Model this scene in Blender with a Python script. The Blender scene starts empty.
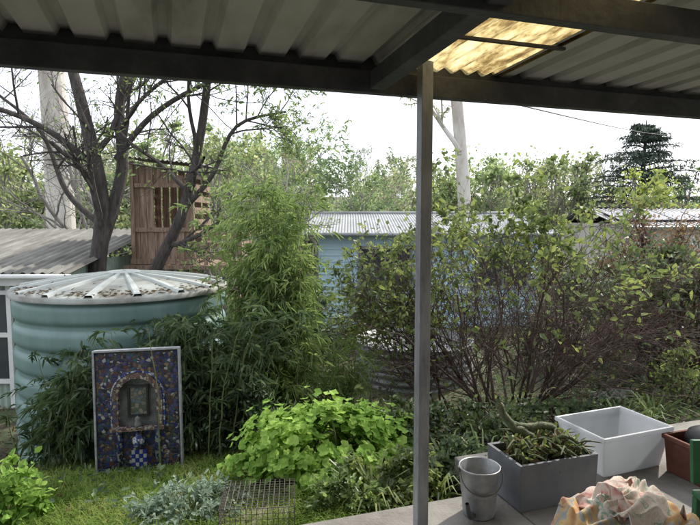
import bpy, math, random
import numpy as np
from mathutils import Vector, noise as mnoise
random.seed(5)
R = np.random.default_rng(11)
S = bpy.context.scene
COL = S.collection

# ---------------------------------------------------------------- helpers
def nrm(a):
    a = np.asarray(a, float)
    return a / (np.linalg.norm(a, axis=-1, keepdims=True) + 1e-9)

class G:
    def __init__(s): s.V=[]; s.F=[]; s.M=[]; s.n=0
    def add(s, V, F, m=0):
        V=np.asarray(V,float).reshape(-1,3); F=np.asarray(F,int).reshape(-1,4)
        s.V.append(V); s.F.append(F+s.n); s.M.append(np.full(len(F),m)); s.n+=len(V)
    def box(s, c, d, m=0, rz=0.0, rx=0.0, ry=0.0):
        x,y,z=[q/2 for q in d]
        P=np.array([[-x,-y,-z],[x,-y,-z],[x,y,-z],[-x,y,-z],[-x,-y,z],[x,-y,z],[x,y,z],[-x,y,z]])
        if rx:
            a,b=math.cos(rx),math.sin(rx); P=P@np.array([[1,0,0],[0,a,b],[0,-b,a]])
        if ry:
            a,b=math.cos(ry),math.sin(ry); P=P@np.array([[a,0,-b],[0,1,0],[b,0,a]])
        if rz:
            a,b=math.cos(rz),math.sin(rz); P=P@np.array([[a,b,0],[-b,a,0],[0,0,1]])
        s.add(P+np.array(c), [[0,3,2,1],[4,5,6,7],[0,1,5,4],[1,2,6,5],[2,3,7,6],[3,0,4,7]], m)
    def tube(s, pts, rad, k=6, m=0, cap=False):
        pts=np.asarray(pts,float); n=len(pts)
        rad=np.full(n,rad,float) if np.isscalar(rad) else np.asarray(rad,float)
        t=nrm(np.gradient(pts,axis=0)); mean=np.abs(nrm(pts[-1]-pts[0]))
        ref=np.zeros(3); ref[int(np.argmin(mean))]=1
        u=nrm(np.cross(t,ref)); v=np.cross(t,u)
        a=np.arange(k)*2*math.pi/k
        V=pts[:,None]+rad[:,None,None]*(u[:,None]*np.cos(a)[None,:,None]+v[:,None]*np.sin(a)[None,:,None])
        i=np.arange(n-1)[:,None]*k; j=np.arange(k)[None]; j2=(j+1)%k
        F=np.stack([i+j,i+j2,i+k+j2,i+k+j],-1).reshape(-1,4)
        s.add(V,F,m)
    def lathe(s, prof, k=48, c=(0,0,0), m=0):
        prof=np.array(prof,float); a=np.arange(k)*2*math.pi/k
        V=np.stack([prof[:,0:1]*np.cos(a),prof[:,0:1]*np.sin(a),np.repeat(prof[:,1:2],k,1)],-1)+np.array(c)
        n=len(prof); i=np.arange(n-1)[:,None]*k; j=np.arange(k)[None]; j2=(j+1)%k
        s.add(V,np.stack([i+j,i+j2,i+k+j2,i+k+j],-1).reshape(-1,4),m)
    def sheet(s, o, u, v, ul, vl, pitch=.076, amp=.009, m=0, trap=False, nv=1, w=None):
        o=np.array(o,float); u=nrm(u); v=nrm(v); w=nrm(np.cross(u,v)) if w is None else np.array(w,float)
        if trap:
            xs=[];hs=[]; x=0
            while x<ul:
                for f,h in ((0,0),(.62,0),(.72,1),(.9,1),(1.0,0)):
                    if f==1.0: continue
                    xs.append(x+f*pitch); hs.append(h*amp)
                x+=pitch
            xs=np.array(xs);hs=np.array(hs)
        else:
            xs=np.arange(0,ul,pitch/6); hs=amp*np.sin(xs/pitch*2*math.pi)
        vs=np.linspace(0,vl,nv+1)
        V=o+xs[None,:,None]*u+hs[None,:,None]*w+vs[:,None,None]*v
        nu=len(xs); i=np.arange(nv)[:,None]*nu; j=np.arange(nu-1)[None]
        s.add(V,np.stack([i+j,i+j+1,i+nu+j+1,i+nu+j],-1).reshape(-1,4),m)
    def leaves(s, P, D, N, L, W, m=0, fold=.3, droop=.12):
        n=len(P)
        if n==0: return
        L=np.broadcast_to(L,(n,))[:,None]; W=np.broadcast_to(W,(n,))[:,None]
        D=nrm(D); Sd=nrm(np.cross(D,N)); N2=np.cross(Sd,D); dz=np.array([0,0,-1.])
        V=np.stack([P, P+D*.3*L+Sd*W*.5+N2*W*fold*.5, P+D*.7*L+Sd*W*.38+N2*W*fold*.4+dz*droop*L*.5,
                    P+D*L+dz*droop*L, P+D*.7*L-Sd*W*.38+N2*W*fold*.4+dz*droop*L*.5, P+D*.3*L-Sd*W*.5+N2*W*fold*.5],1)
        b=np.arange(n)[:,None]*6
        F=np.concatenate([b+np.array([0,1,2,3]),b+np.array([0,3,4,5])],0)
        s.add(V,F,m)
    def rleaves(s, P, N, r, m=0, cup=.25, rng=R):
        n=len(P); k=12
        N=nrm(N); A=nrm(np.cross(N,rng.normal(size=(n,3)))); B=np.cross(N,A)
        r=np.broadcast_to(r,(n,))
        a=np.arange(k)*2*math.pi/k
        rr=np.where(np.arange(k)%2==0,1.0,.86)*np.where(np.arange(k)==0,.35,1)
        rad=r[:,None]*rr[None]*rng.uniform(.9,1.1,(n,k))
        zz=rad*cup*(1+.6*np.cos(a*3))[None]
        rim=P[:,None]+A[:,None]*(rad*np.cos(a))[...,None]+B[:,None]*(rad*np.sin(a))[...,None]+N[:,None]*zz[...,None]
        V=np.concatenate([P[:,None],rim],1)
        b=np.arange(n)[:,None]*(k+1); F=[]
        for q in range(0,k,2): F.append(b+np.array([0,1+q,1+(q+1)%k,1+(q+2)%k]))
        s.add(V,np.concatenate(F,0),m)
    def blades(s, P, D, L, W, m=0, bend=.5):
        n=len(P); L=np.broadcast_to(L,(n,))[:,None]; W=np.broadcast_to(W,(n,))[:,None]
        D=nrm(D); H=D*np.array([1,1,0.]); H=nrm(H+1e-4); Sd=nrm(np.cross(H,np.array([0,0,1.])))
        c=[P, P+D*L*.4, P+D*L*.75+H*bend*L*.15-np.array([0,0,1])*bend*L*.08, P+D*L*.95+H*bend*L*.4-np.array([0,0,1])*bend*L*.35]
        w=[.7,1,.7,.08]; V=[]
        for q,ww in zip(c,w): V+= [q-Sd*W*ww*.5, q+Sd*W*ww*.5]
        V=np.stack(V,1); b=np.arange(n)[:,None]*8
        F=np.concatenate([b+np.array([0,1,3,2]),b+np.array([2,3,5,4]),b+np.array([4,5,7,6])],0)
        s.add(V,F,m)
    def mesh(s, name, mats, smooth=False):
        V=np.concatenate(s.V); F=np.concatenate(s.F); M=np.concatenate(s.M)
        me=bpy.data.meshes.new(name); me.vertices.add(len(V)); me.vertices.foreach_set('co',V.astype(np.float32).ravel())
        me.loops.add(F.size); me.loops.foreach_set('vertex_index',F.astype(np.int32).ravel())
        me.polygons.add(len(F)); me.polygons.foreach_set('loop_start',(np.arange(len(F))*4).astype(np.int32))
        me.update(calc_edges=True)
        for x in mats: me.materials.append(x)
        me.polygons.foreach_set('material_index',M.astype(np.int32))
        me.polygons.foreach_set('use_smooth',np.full(len(F),smooth))
        me.update(); return me
    def obj(s, name, mats, parent=None, smooth=False, bevel=0):
        if not isinstance(mats,(list,tuple)): mats=[mats]
        o=bpy.data.objects.new(name,s.mesh(name,mats,smooth)); COL.objects.link(o)
        if parent: o.parent=parent
        if bevel:
            b=o.modifiers.new('b','BEVEL'); b.width=bevel; b.segments=2; b.limit_method='ANGLE'
        return o

def empty(name, loc=(0,0,0), rz=0):
    o=bpy.data.objects.new(name,None); COL.objects.link(o); o.location=loc; o.rotation_euler=(0,0,rz); o.empty_display_size=.2
    return o

# ---------------------------------------------------------------- materials
def base_mat(name):
    m=bpy.data.materials.new(name); m.use_nodes=True; nt=m.node_tree; nt.nodes.clear()
    out=nt.nodes.new('ShaderNodeOutputMaterial'); p=nt.nodes.new('ShaderNodeBsdfPrincipled')
    nt.links.new(p.outputs[0],out.inputs[0]); return m,nt,p,out
def ramp(nt, cols, const=False):
    r=nt.nodes.new('ShaderNodeValToRGB'); e=r.color_ramp.elements
    n=len(cols)
    pos=[c[3] if len(c)>3 else i/max(1,(n if const else n-1)) for i,c in enumerate(cols)]
    e[0].position=pos[0]; e[0].color=(*cols[0][:3],1); e[1].position=pos[1]; e[1].color=(*cols[1][:3],1)
    for c,q in zip(cols[2:],pos[2:]):
        x=e.new(q); x.color=(*c[:3],1)
    if const: r.color_ramp.interpolation='CONSTANT'
    return r
def solid(name, cols, rough=.7, metal=0, scale=4, stretch=(1,1,1), bump=.2, detail=5, spec=.4, bscale=None, trans=0, alpha=None):
    m,nt,p,out=base_mat(name); L=nt.links.new
    tc=nt.nodes.new('ShaderNodeTexCoord'); mp=nt.nodes.new('ShaderNodeMapping'); mp.inputs['Scale'].default_value=stretch
    L(tc.outputs['Object'],mp.inputs[0])
    n=nt.nodes.new('ShaderNodeTexNoise'); n.inputs['Scale'].default_value=scale; n.inputs['Detail'].default_value=detail; n.inputs['Roughness'].default_value=.65
    L(mp.outputs[0],n.inputs['Vector'])
    st=nt.nodes.new('ShaderNodeMapRange'); st.inputs[1].default_value=.28; st.inputs[2].default_value=.72; L(n.outputs[0],st.inputs[0])
    r=ramp(nt,cols); L(st.outputs[0],r.inputs[0]); L(r.outputs[0],p.inputs['Base Color'])
    p.inputs['Roughness'].default_value=rough; p.inputs['Metallic'].default_value=metal; p.inputs['Specular IOR Level'].default_value=spec
    if bump:
        n2=nt.nodes.new('ShaderNodeTexNoise'); n2.inputs['Scale'].default_value=bscale or scale*6; n2.inputs['Detail'].default_value=2
        L(mp.outputs[0],n2.inputs['Vector']); b=nt.nodes.new('ShaderNodeBump'); b.inputs['Strength'].default_value=bump; b.inputs['Distance'].default_value=.02
        L(n2.outputs[0],b.inputs['Height']); L(b.outputs[0],p.inputs['Normal'])
    if trans:
        t=nt.nodes.new('ShaderNodeBsdfTranslucent'); L(r.outputs[0],t.inputs[0]); mx=nt.nodes.new('ShaderNodeMixShader'); mx.inputs[0].default_value=trans
        L(p.outputs[0],mx.inputs[1]); L(t.outputs[0],mx.inputs[2]); L(mx.outputs[0],out.inputs[0])
    return m
def leafm(name, cols, trans=.4, rough=.5, spec=.3, vary=0, boost=(1.12,1.2,1.0)):
    cols=[tuple(c[i]*boost[i] for i in range(3)) for c in cols]
    m=bpy.data.materials.new(name); m.use_nodes=True; nt=m.node_tree; nt.nodes.clear(); L=nt.links.new
    out=nt.nodes.new('ShaderNodeOutputMaterial')
    g=nt.nodes.new('ShaderNodeNewGeometry')
    if vary:
        r=ramp(nt,cols); L(g.outputs['Random Per Island'],r.inputs[0]); colo=r.outputs[0]
        oi=nt.nodes.new('ShaderNodeObjectInfo'); h=nt.nodes.new('ShaderNodeHueSaturation')
        m1=nt.nodes.new('ShaderNodeMapRange'); m1.inputs[3].default_value=1-vary; m1.inputs[4].default_value=1+vary; L(oi.outputs['Random'],m1.inputs[0]); L(m1.outputs[0],h.inputs['Value'])
        mm=nt.nodes.new('ShaderNodeMath'); mm.operation='MULTIPLY'; mm.inputs[1].default_value=7.31; L(oi.outputs['Random'],mm.inputs[0]); fr=nt.nodes.new('ShaderNodeMath'); fr.operation='FRACT'; L(mm.outputs[0],fr.inputs[0])
        m2=nt.nodes.new('ShaderNodeMapRange'); m2.inputs[3].default_value=.46; m2.inputs[4].default_value=.53; L(fr.outputs[0],m2.inputs[0]); L(m2.outputs[0],h.inputs['Hue']); L(colo,h.inputs['Color']); colo=h.outputs[0]
    else:
        tc=nt.nodes.new('ShaderNodeTexCoord')
        n=nt.nodes.new('ShaderNodeTexNoise'); n.inputs['Scale'].default_value=2.6; n.inputs['Detail'].default_value=1; L(tc.outputs['Object'],n.inputs['Vector'])
        a=nt.nodes.new('ShaderNodeMath'); a.operation='MULTIPLY_ADD'; a.inputs[1].default_value=.6; L(g.outputs['Random Per Island'],a.inputs[0])
        a2=nt.nodes.new('ShaderNodeMath'); a2.operation='MULTIPLY_ADD'; a2.inputs[1].default_value=1.2; a2.inputs[2].default_value=-.4; L(n.outputs[0],a2.inputs[0]); L(a2.outputs[0],a.inputs[2])
        r=ramp(nt,cols); L(a.outputs[0],r.inputs[0]); colo=r.outputs[0]
    hs=nt.nodes.new('ShaderNodeHueSaturation'); hs.inputs['Hue'].default_value=.485; hs.inputs['Value'].default_value=1.5; L(colo,hs.inputs['Color'])
    d=nt.nodes.new('ShaderNodeBsdfDiffuse'); L(colo,d.inputs[0])
    t=nt.nodes.new('ShaderNodeBsdfTranslucent'); L(hs.outputs[0],t.inputs[0])
    mx=nt.nodes.new('ShaderNodeMixShader'); mx.inputs[0].default_value=trans
    L(d.outputs[0],mx.inputs[1]); L(t.outputs[0],mx.inputs[2]); last=mx.outputs[0]
    if spec>.15:
        gl=nt.nodes.new('ShaderNodeBsdfGlossy'); gl.inputs['Roughness'].default_value=rough*.9; m3=nt.nodes.new('ShaderNodeMixShader'); m3.inputs[0].default_value=spec*.15
        L(last,m3.inputs[1]); L(gl.outputs[0],m3.inputs[2]); last=m3.outputs[0]
    L(last,out.inputs[0]); return m

M_bamboo=leafm('bamboo_leaf',[(.05,.085,.03),(.12,.175,.06),(.2,.27,.1),(.3,.37,.15)],.45)
M_vine=leafm('vine_leaf',[(.028,.048,.026),(.06,.095,.045),(.12,.17,.07)],.35,.6)
M_geran=leafm('geranium_leaf',[(.1,.17,.045),(.19,.3,.08),(.29,.41,.12),(.38,.48,.17)],.4,.6,.1)
M_dark=leafm('dark_leaf',[(.022,.036,.018),(.045,.07,.03),(.08,.11,.045),(.13,.17,.07)],.3,.4,.4)
M_apple=leafm('shrub_leaf',[(.05,.07,.03),(.09,.125,.045),(.17,.21,.07),(.3,.33,.11)],.42)
M_silver=leafm('silver_leaf',[(.17,.23,.16),(.27,.35,.27),(.4,.48,.38)],.25,.6,.1,boost=(1,1,1))
M_grass=leafm('grass_blade',[(.06,.095,.025),(.12,.18,.045),(.2,.26,.08),(.3,.3,.14)],.4,.6,.1)
M_litter=leafm('leaf_litter',[(.05,.035,.022),(.12,.085,.05),(.2,.16,.1),(.07,.09,.04)],.1,.8,.1,boost=(1,1,1))
M_far=leafm('hazed_far_leaf',[(.11,.145,.08),(.18,.225,.12),(.26,.3,.17),(.34,.37,.22)],.4,.7,.1,.3)  # pale, greyed greens: distance haze is put into the leaf colour
M_far2=leafm('hazed_far_gum_leaf',[(.16,.185,.13),(.24,.265,.18),(.33,.35,.24),(.41,.42,.3)],.4,.7,.1,.25)  # gum greens, paler still, with aerial haze painted into them
M_yel=leafm('lime_leaf',[(.18,.23,.07),(.3,.38,.1),(.42,.48,.15)],.4,.7,.1,boost=(1,1,1))
M_con=leafm('conifer_needle',[(.05,.075,.06),(.085,.115,.09),(.14,.17,.13)],.15,.8,.1,boost=(1,1,1))
M_red=leafm('reddish_leaf',[(.07,.06,.035),(.14,.09,.05),(.22,.13,.08),(.1,.13,.05)],.35)
M_bark=solid('dark_bark',[(.03,.025,.022),(.065,.056,.05),(.11,.098,.09)],.9,scale=6,stretch=(3,3,.7),bump=.6)
M_twig=solid('twig_bark',[(.05,.03,.026),(.1,.066,.056),(.15,.105,.085)],.85,scale=5,bump=0,detail=1)
M_gtwig=solid('grey_twig',[(.17,.155,.14),(.27,.25,.23)],.85,scale=5,bump=0,detail=1)
M_gum=solid('gum_bark',[(.28,.23,.2),(.5,.46,.41),(.64,.61,.57)],.8,scale=1.3,stretch=(1.5,1.5,.5),bump=.2)
M_cane=solid('cane',[(.1,.12,.05),(.18,.2,.08)],.6,scale=5,bump=0,detail=1)
M_soil=solid('soil',[(.018,.013,.009),(.045,.032,.022),(.08,.06,.042)],.95,scale=14,bump=.8)
M_conc=solid('concrete',[(.13,.12,.105),(.22,.205,.185),(.3,.285,.26)],.85,scale=3,bump=.3,bscale=60)
M_ceil=solid('roof_underside',[(.2,.195,.175),(.42,.42,.39),(.52,.52,.49)],.5,scale=1.6,stretch=(2.5,.8,1),bump=.1,spec=.4)
M_beam=solid('beam_paint',[(.03,.031,.034),(.06,.061,.066),(.1,.1,.104)],.55,scale=5,bump=.25)
M_post=solid('post_steel',[(.15,.155,.165),(.25,.255,.265),(.36,.365,.37)],.5,metal=.15,scale=9,stretch=(1,1,.35),bump=.25)
M_fiber=solid('fibreglass',[(.04,.025,.01,0),(.19,.13,.05,.3),(.42,.33,.15,.52),(.72,.63,.38,1)],.6,scale=4,stretch=(6,1.1,1),bump=.2,trans=.85)
M_tank=solid('tank_teal',[(.11,.185,.175),(.15,.235,.22),(.2,.29,.275)],.45,scale=1.5,stretch=(2,2,.4),bump=.04)
M_tankroof=solid('tank_roof',[(.13,.11,.085),(.27,.28,.25),(.36,.39,.37)],.6,scale=2.6,bump=.1)
M_rib=solid('tank_rib',[(.34,.37,.35),(.49,.52,.49)],.5,scale=4,bump=.05)
M_wood=solid('weathered_wood',[(.12,.08,.055),(.26,.18,.13),(.42,.32,.24)],.85,scale=3,stretch=(8,8,.8),bump=.4)
M_wood2=solid('grey_wood',[(.13,.11,.09),(.24,.21,.18),(.35,.31,.27)],.85,scale=3,stretch=(1,6,6),bump=.4)
M_rroof=solid('rusty_roof',[(.06,.055,.045),(.15,.145,.125),(.27,.27,.245)],.7,scale=2.2,stretch=(2.5,.4,1),bump=.2)
M_zinc=solid('zinc_roof',[(.16,.17,.175),(.24,.25,.255),(.32,.33,.335)],.5,metal=.2,scale=1.2,bump=.1)
M_gwall=solid('green_wall',[(.22,.29,.24),(.32,.39,.33),(.42,.48,.42)],.6,scale=1.5,bump=.1)
M_blue=solid('pale_blue_wall',[(.4,.56,.64),(.48,.65,.73),(.55,.71,.78)],.7,scale=1.2,bump=.05)
M_white=solid('white_paint',[(.55,.55,.53),(.75,.75,.73)],.5,scale=4,bump=.05)
M_glass=solid('window_glass',[(.03,.035,.04),(.06,.07,.08)],.08,scale=1,bump=0,spec=.8)
M_dkroof=solid('dark_roof',[(.06,.065,.075),(.11,.12,.135)],.5,scale=1.5,bump=.05)
M_galv=solid('galvanised',[(.2,.21,.215),(.3,.31,.315),(.4,.41,.41)],.45,metal=.45,scale=9,bump=.08)
M_wire=solid('wire',[(.12,.11,.1),(.22,.2,.18)],.5,metal=.7,scale=9,bump=0)
M_plant=solid('planter_grey',[(.1,.105,.12),(.14,.145,.16),(.18,.185,.2)],.6,scale=4,bump=.08)
M_tub=solid('tub_plastic',[(.6,.62,.64),(.72,.74,.76)],.3,scale=2,bump=.02,trans=.45)
M_black=solid('black_plastic',[(.012,.012,.013),(.03,.03,.032)],.4,scale=5,bump=.05)
M_nich=solid('niche_plaster',[(.06,.065,.07),(.14,.145,.14),(.22,.22,.2)],.8,scale=12,bump=.3)
M_maroon=solid('maroon_cloth',[(.1,.035,.025),(.19,.075,.05)],.8,scale=5,bump=.3)
M_greenp=solid('green_cloth',[(.02,.09,.04),(.04,.16,.07)],.6,scale=5,bump=.1)
M_cactus=solid('succulent',[(.05,.06,.035),(.11,.14,.07),(.24,.2,.12)],.75,scale=26,bump=.5)
M_dirt=solid('terrain',[(.03,.027,.018),(.065,.055,.036),(.08,.1,.045),(.14,.115,.08)],.95,scale=1.1,bump=.7,bscale=14)
M_brick=solid('house_wall',[(.4,.37,.33),(.55,.52,.47)],.85,scale=4,bump=.2)

def mosaic_mat(name, pal, scale, grout=(.09,.085,.08)):
    m,nt,p,out=base_mat(name); L=nt.links.new
    tc=nt.nodes.new('ShaderNodeTexCoord')
    v=nt.nodes.new('ShaderNodeTexVoronoi'); v.inputs['Scale'].default_value=scale; L(tc.outputs['Object'],v.inputs['Vector'])
    e=nt.nodes.new('ShaderNodeTexVoronoi'); e.feature='DISTANCE_TO_EDGE'; e.inputs['Scale'].default_value=scale; L(tc.outputs['Object'],e.inputs['Vector'])
    sp=nt.nodes.new('ShaderNodeSeparateColor'); L(v.outputs['Color'],sp.inputs[0])
    r=ramp(nt,pal,True); L(sp.outputs[0],r.inputs[0])
    mr=nt.nodes.new('ShaderNodeMapRange'); mr.inputs[1].default_value=.04; mr.inputs[2].default_value=.08; L(e.outputs['Distance'],mr.inputs[0])
    mx=nt.nodes.new('ShaderNodeMix'); mx.data_type='RGBA'; L(mr.outputs[0],mx.inputs[0]); mx.inputs[6].default_value=(*grout,1); L(r.outputs[0],mx.inputs[7])
    L(mx.outputs[2],p.inputs['Base Color']); p.inputs['Roughness'].default_value=.22
    b=nt.nodes.new('ShaderNodeBump'); b.inputs['Strength'].default_value=.6; b.inputs['Distance'].default_value=.01; L(mr.outputs[0],b.inputs['Height']); L(b.outputs[0],p.inputs['Normal'])
    return m
M_mos=mosaic_mat('mosaic_field',[(.02,.02,.07),(.05,.035,.08),(.02,.03,.15),(.12,.07,.05),(.02,.02,.03),(.07,.065,.17),(.3,.29,.3),(.09,.035,.035),(.03,.08,.1),(.2,.14,.08),(.05,.06,.05),(.03,.04,.12)],38,(.035,.035,.04))
M_mosarch=mosaic_mat('mosaic_arch',[(.18,.09,.065),(.28,.2,.14),(.1,.045,.05),(.34,.3,.25),(.14,.09,.07),(.08,.06,.14)],38,(.05,.05,.05))
M_mosblue=mosaic_mat('mosaic_blue',[(.02,.04,.24),(.45,.47,.5),(.03,.07,.3),(.4,.43,.5),(.02,.03,.12)],50,(.12,.12,.14))
def cloth_mat(name,pal,scale):
    m,nt,p,out=base_mat(name); L=nt.links.new
    tc=nt.nodes.new('ShaderNodeTexCoord'); n=nt.nodes.new('ShaderNodeTexNoise'); n.inputs['Scale'].default_value=scale; n.inputs['Detail'].default_value=3; n.inputs['Distortion'].default_value=.8; L(tc.outputs['Object'],n.inputs['Vector'])
    mr=nt.nodes.new('ShaderNodeMapRange'); mr.inputs[1].default_value=.3; mr.inputs[2].default_value=.7; L(n.outputs[0],mr.inputs[0])
    r=ramp(nt,pal); L(mr.outputs[0],r.inputs[0]); L(r.outputs[0],p.inputs['Base Color']); p.inputs['Roughness'].default_value=.95; p.inputs['Sheen Weight'].default_value=.3
    w=nt.nodes.new('ShaderNodeTexNoise'); w.inputs['Scale'].default_value=220; L(tc.outputs['Object'],w.inputs['Vector']); b=nt.nodes.new('ShaderNodeBump'); b.inputs['Strength'].default_value=.4; b.inputs['Distance'].default_value=.004; L(w.outputs[0],b.inputs['Height']); L(b.outputs[0],p.inputs['Normal']); return m
M_cloth=cloth_mat('patterned_cloth',[(.5,.2,.15,.0),(.6,.5,.42,.25),(.64,.57,.5,.42),(.5,.42,.3,.5),(.62,.56,.5,.6),(.16,.28,.2,.75),(.6,.52,.45,.85),(.55,.25,.2,1)],13)
M_cloth2=cloth_mat('orange_cloth',[(.35,.16,.07,0),(.55,.33,.13,.35),(.6,.44,.2,.5),(.25,.3,.34,.62),(.52,.36,.18,.8),(.38,.12,.08,1)],9)
M_cloth3=cloth_mat('pink_cloth',[(.4,.12,.1,0),(.54,.36,.3,.35),(.56,.48,.42,.6),(.42,.16,.12,1)],18)

# ---------------------------------------------------------------- terrain
ANG=math.radians(18.2); ca,sa=math.cos(ANG),math.sin(ANG)
def gz(x,y):
    v=-sa*x+ca*(y-2.66)
    z=np.interp(v,[-5,.2,.6,2.2,3.1,4.1,8,20,60,110,260,500],[-.14,-.14,-.22,-.5,-.74,-.95,-1.15,-1.4,-1.7,-1.5,9,22])
    return z
def gzn(x,y):
    return float(gz(x,y))
def axis(lims):
    a=[]
    for lo,hi,st in lims: a+=list(np.arange(lo,hi,st))
    return np.array(a)
xs=axis([(-600,-60,40),(-60,-12,4),(-12,-6,.5),(-6,6,.12),(6,12,.5),(12,60,4),(60,640,40)])
ys=axis([(-200,-10,20),(-10,2,1),(2,9,.12),(9,16,.5),(16,60,4),(60,700,25)])
X,Y=np.meshgrid(xs,ys)
Z=gz(X,Y)
bump=np.array([[mnoise.noise(Vector((a*1.3,b*1.3,0)))*.07+mnoise.noise(Vector((a*5,b*5,3)))*.025 for a in xs] for b in ys])
vv=-sa*X+ca*(Y-2.66)
Z=Z+bump*np.clip((vv-.7)*2,0,1)
ny,nx=X.shape
g=G(); i=np.arange(ny-1)[:,None]*nx; j=np.arange(nx-1)[None]
g.add(np.stack([X,Y,Z],-1),np.stack([i+j,i+j+1,i+nx+j+1,i+nx+j],-1).reshape(-1,4))
g.obj('ground',M_dirt,smooth=True)

# ---------------------------------------------------------------- veranda (local frame: x along beam, y outward)
ver=empty('veranda',(0,2.66,0),ANG)
g=G(); g.box((-1.75,-2.1,-.1),(5.4,4.56,.2)); g.box((2.975,-1.86,-.1),(4.04,5.04,.2)); g.obj('concrete_slab',M_conc,ver,bevel=.01)
g=G(); g.box((0.2,.03,2.255),(9,.055,.105)); g.box((.2,.064,2.34),(9,.012,.12)); g.obj('front_beam',M_beam,ver,bevel=.004)
g=G(); g.box((0.2,-1.0,2.275),(9,.05,.1)); g.box((0.2,-2.2,2.33),(9,.05,.1)); g.box((0.2,-3.4,2.37),(9,.05,.1)); g.obj('purlins',M_beam,ver,bevel=.004)
g=G()
for u in (-3.6,.13,3.9): g.box((u,-2.1,2.325),(.075,4.15,.085),rx=math.radians(-2))
g.obj('rafters',M_beam,ver,bevel=.004)
g=G()
for u in (-3.6,.36,3.95):
    g.box((u,-.065,1.17),(.06,.06,2.36))
g.obj('posts',M_post,ver,bevel=.004)
vd=(0,-1,.035)
g=G(); g.sheet((-4.6,.14,2.345),(1,0,0),vd,4.79,4.4,.19,.032,0,True,nv=6,w=(0,0,1)); g.sheet((.80,.14,2.345),(1,0,0),vd,3.95,4.4,.19,.032,0,True,nv=6,w=(0,0,1))
g.obj('roof_sheets',M_ceil,ver)
g=G(); g.sheet((.14,.13,2.351),(1,0,0),vd,.76,4.38,.09,.014,0,False,nv=8,w=(0,0,1)); g.obj('translucent_sheet',M_fiber,ver,smooth=True)
g=G()
for q in range(5): g.box((.5,-.45-.9*q,2.330+.035*(.45+.9*q)),(.7,.02,.012))
g.obj('roof_battens',M_beam,ver)
# house wall behind
hs=empty('house',(0,2.66,0),ANG)
g=G(); g.box((-2.9,-4.35,1.25),(3.4,.2,2.5)); g.box((2.9,-4.35,1.25),(3.8,.2,2.5)); g.box((-.1,-4.35,2.3),(2.2,.2,.4)); g.box((.55,-4.35,.55),(.9,.2,1.1)); g.obj('wall',M_brick,hs)
g=G(); g.box((-.65,-4.36,1.05),(1.08,.05,2.1)); g.obj('door',M_wood,hs)
g=G(); g.box((.55,-4.37,1.6),(.86,.02,1.0)); g.obj('window',M_glass,hs)

# ---------------------------------------------------------------- plants generators
def grow(rng,out,tips,p,d,L,r,lvl,c):
    n=max(3,int(L/c['seg'])+1); pts=[np.array(p,float)]; d=nrm(d)
    for _ in range(n):
        d=nrm(d+rng.normal(size=3)*c['wander']+np.array([0,0,c['up']]))
        pts.append(pts[-1]+d*L/n)
    pts=np.array(pts); rad=np.linspace(r,r*c.get('tap',.45),len(pts)); out.append((pts,rad,lvl))
    if lvl<c['levels']:
        for _ in range(c['kids'][lvl]):
            t=rng.uniform(c.get('t0',.3),1); k=t*(len(pts)-1); a=int(min(k,len(pts)-2)); q=pts[a]+(pts[a+1]-pts[a])*(k-a)
            dd=nrm(pts[a+1]-pts[a]); side=nrm(np.cross(dd,rng.normal(size=3))); an=math.radians(rng.uniform(*c['ang']))
            nd=dd*math.cos(an)+side*math.sin(an)
            grow(rng,out,tips,q,nd,L*c['ratio']*rng.uniform(.7,1.2)*(1.15-.4*t),max(rad[a]*.55,c.get('rmin',.002)),lvl+1,c)
    else: tips.append(pts)
def put_tubes(g,out,m=0,ks=(10,7,5,3,3,3)):
    for pts,rad,l in out: g.tube(pts,rad,ks[min(l,len(ks)-1)],m)
def tip_leaves(rng,g,tips,per,L,W,m=1,keep=None,droop=.15,spread=.9):
    P=[];D=[]
    for pts in tips:
        k=rng.uniform(.15,1,per)*(len(pts)-1); a=np.minimum(k.astype(int),len(pts)-2)
        P.append(pts[a]+(pts[a+1]-pts[a])*(k-a)[:,None]); D.append(nrm(pts[a+1]-pts[a]))
    P=np.concatenate(P);D=np.concatenate(D)
    if keep is not None:
        q=keep(P,rng); P=P[q];D=D[q]
    n=len(P); D=nrm(D+rng.normal(size=(n,3))*spread); N=nrm(rng.normal(size=(n,3))*.7+np.array([0,0,1]))
    s=rng.uniform(.6,1.25,n); g.leaves(P,D,N,L*s,W*s,m,droop=droop)

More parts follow.
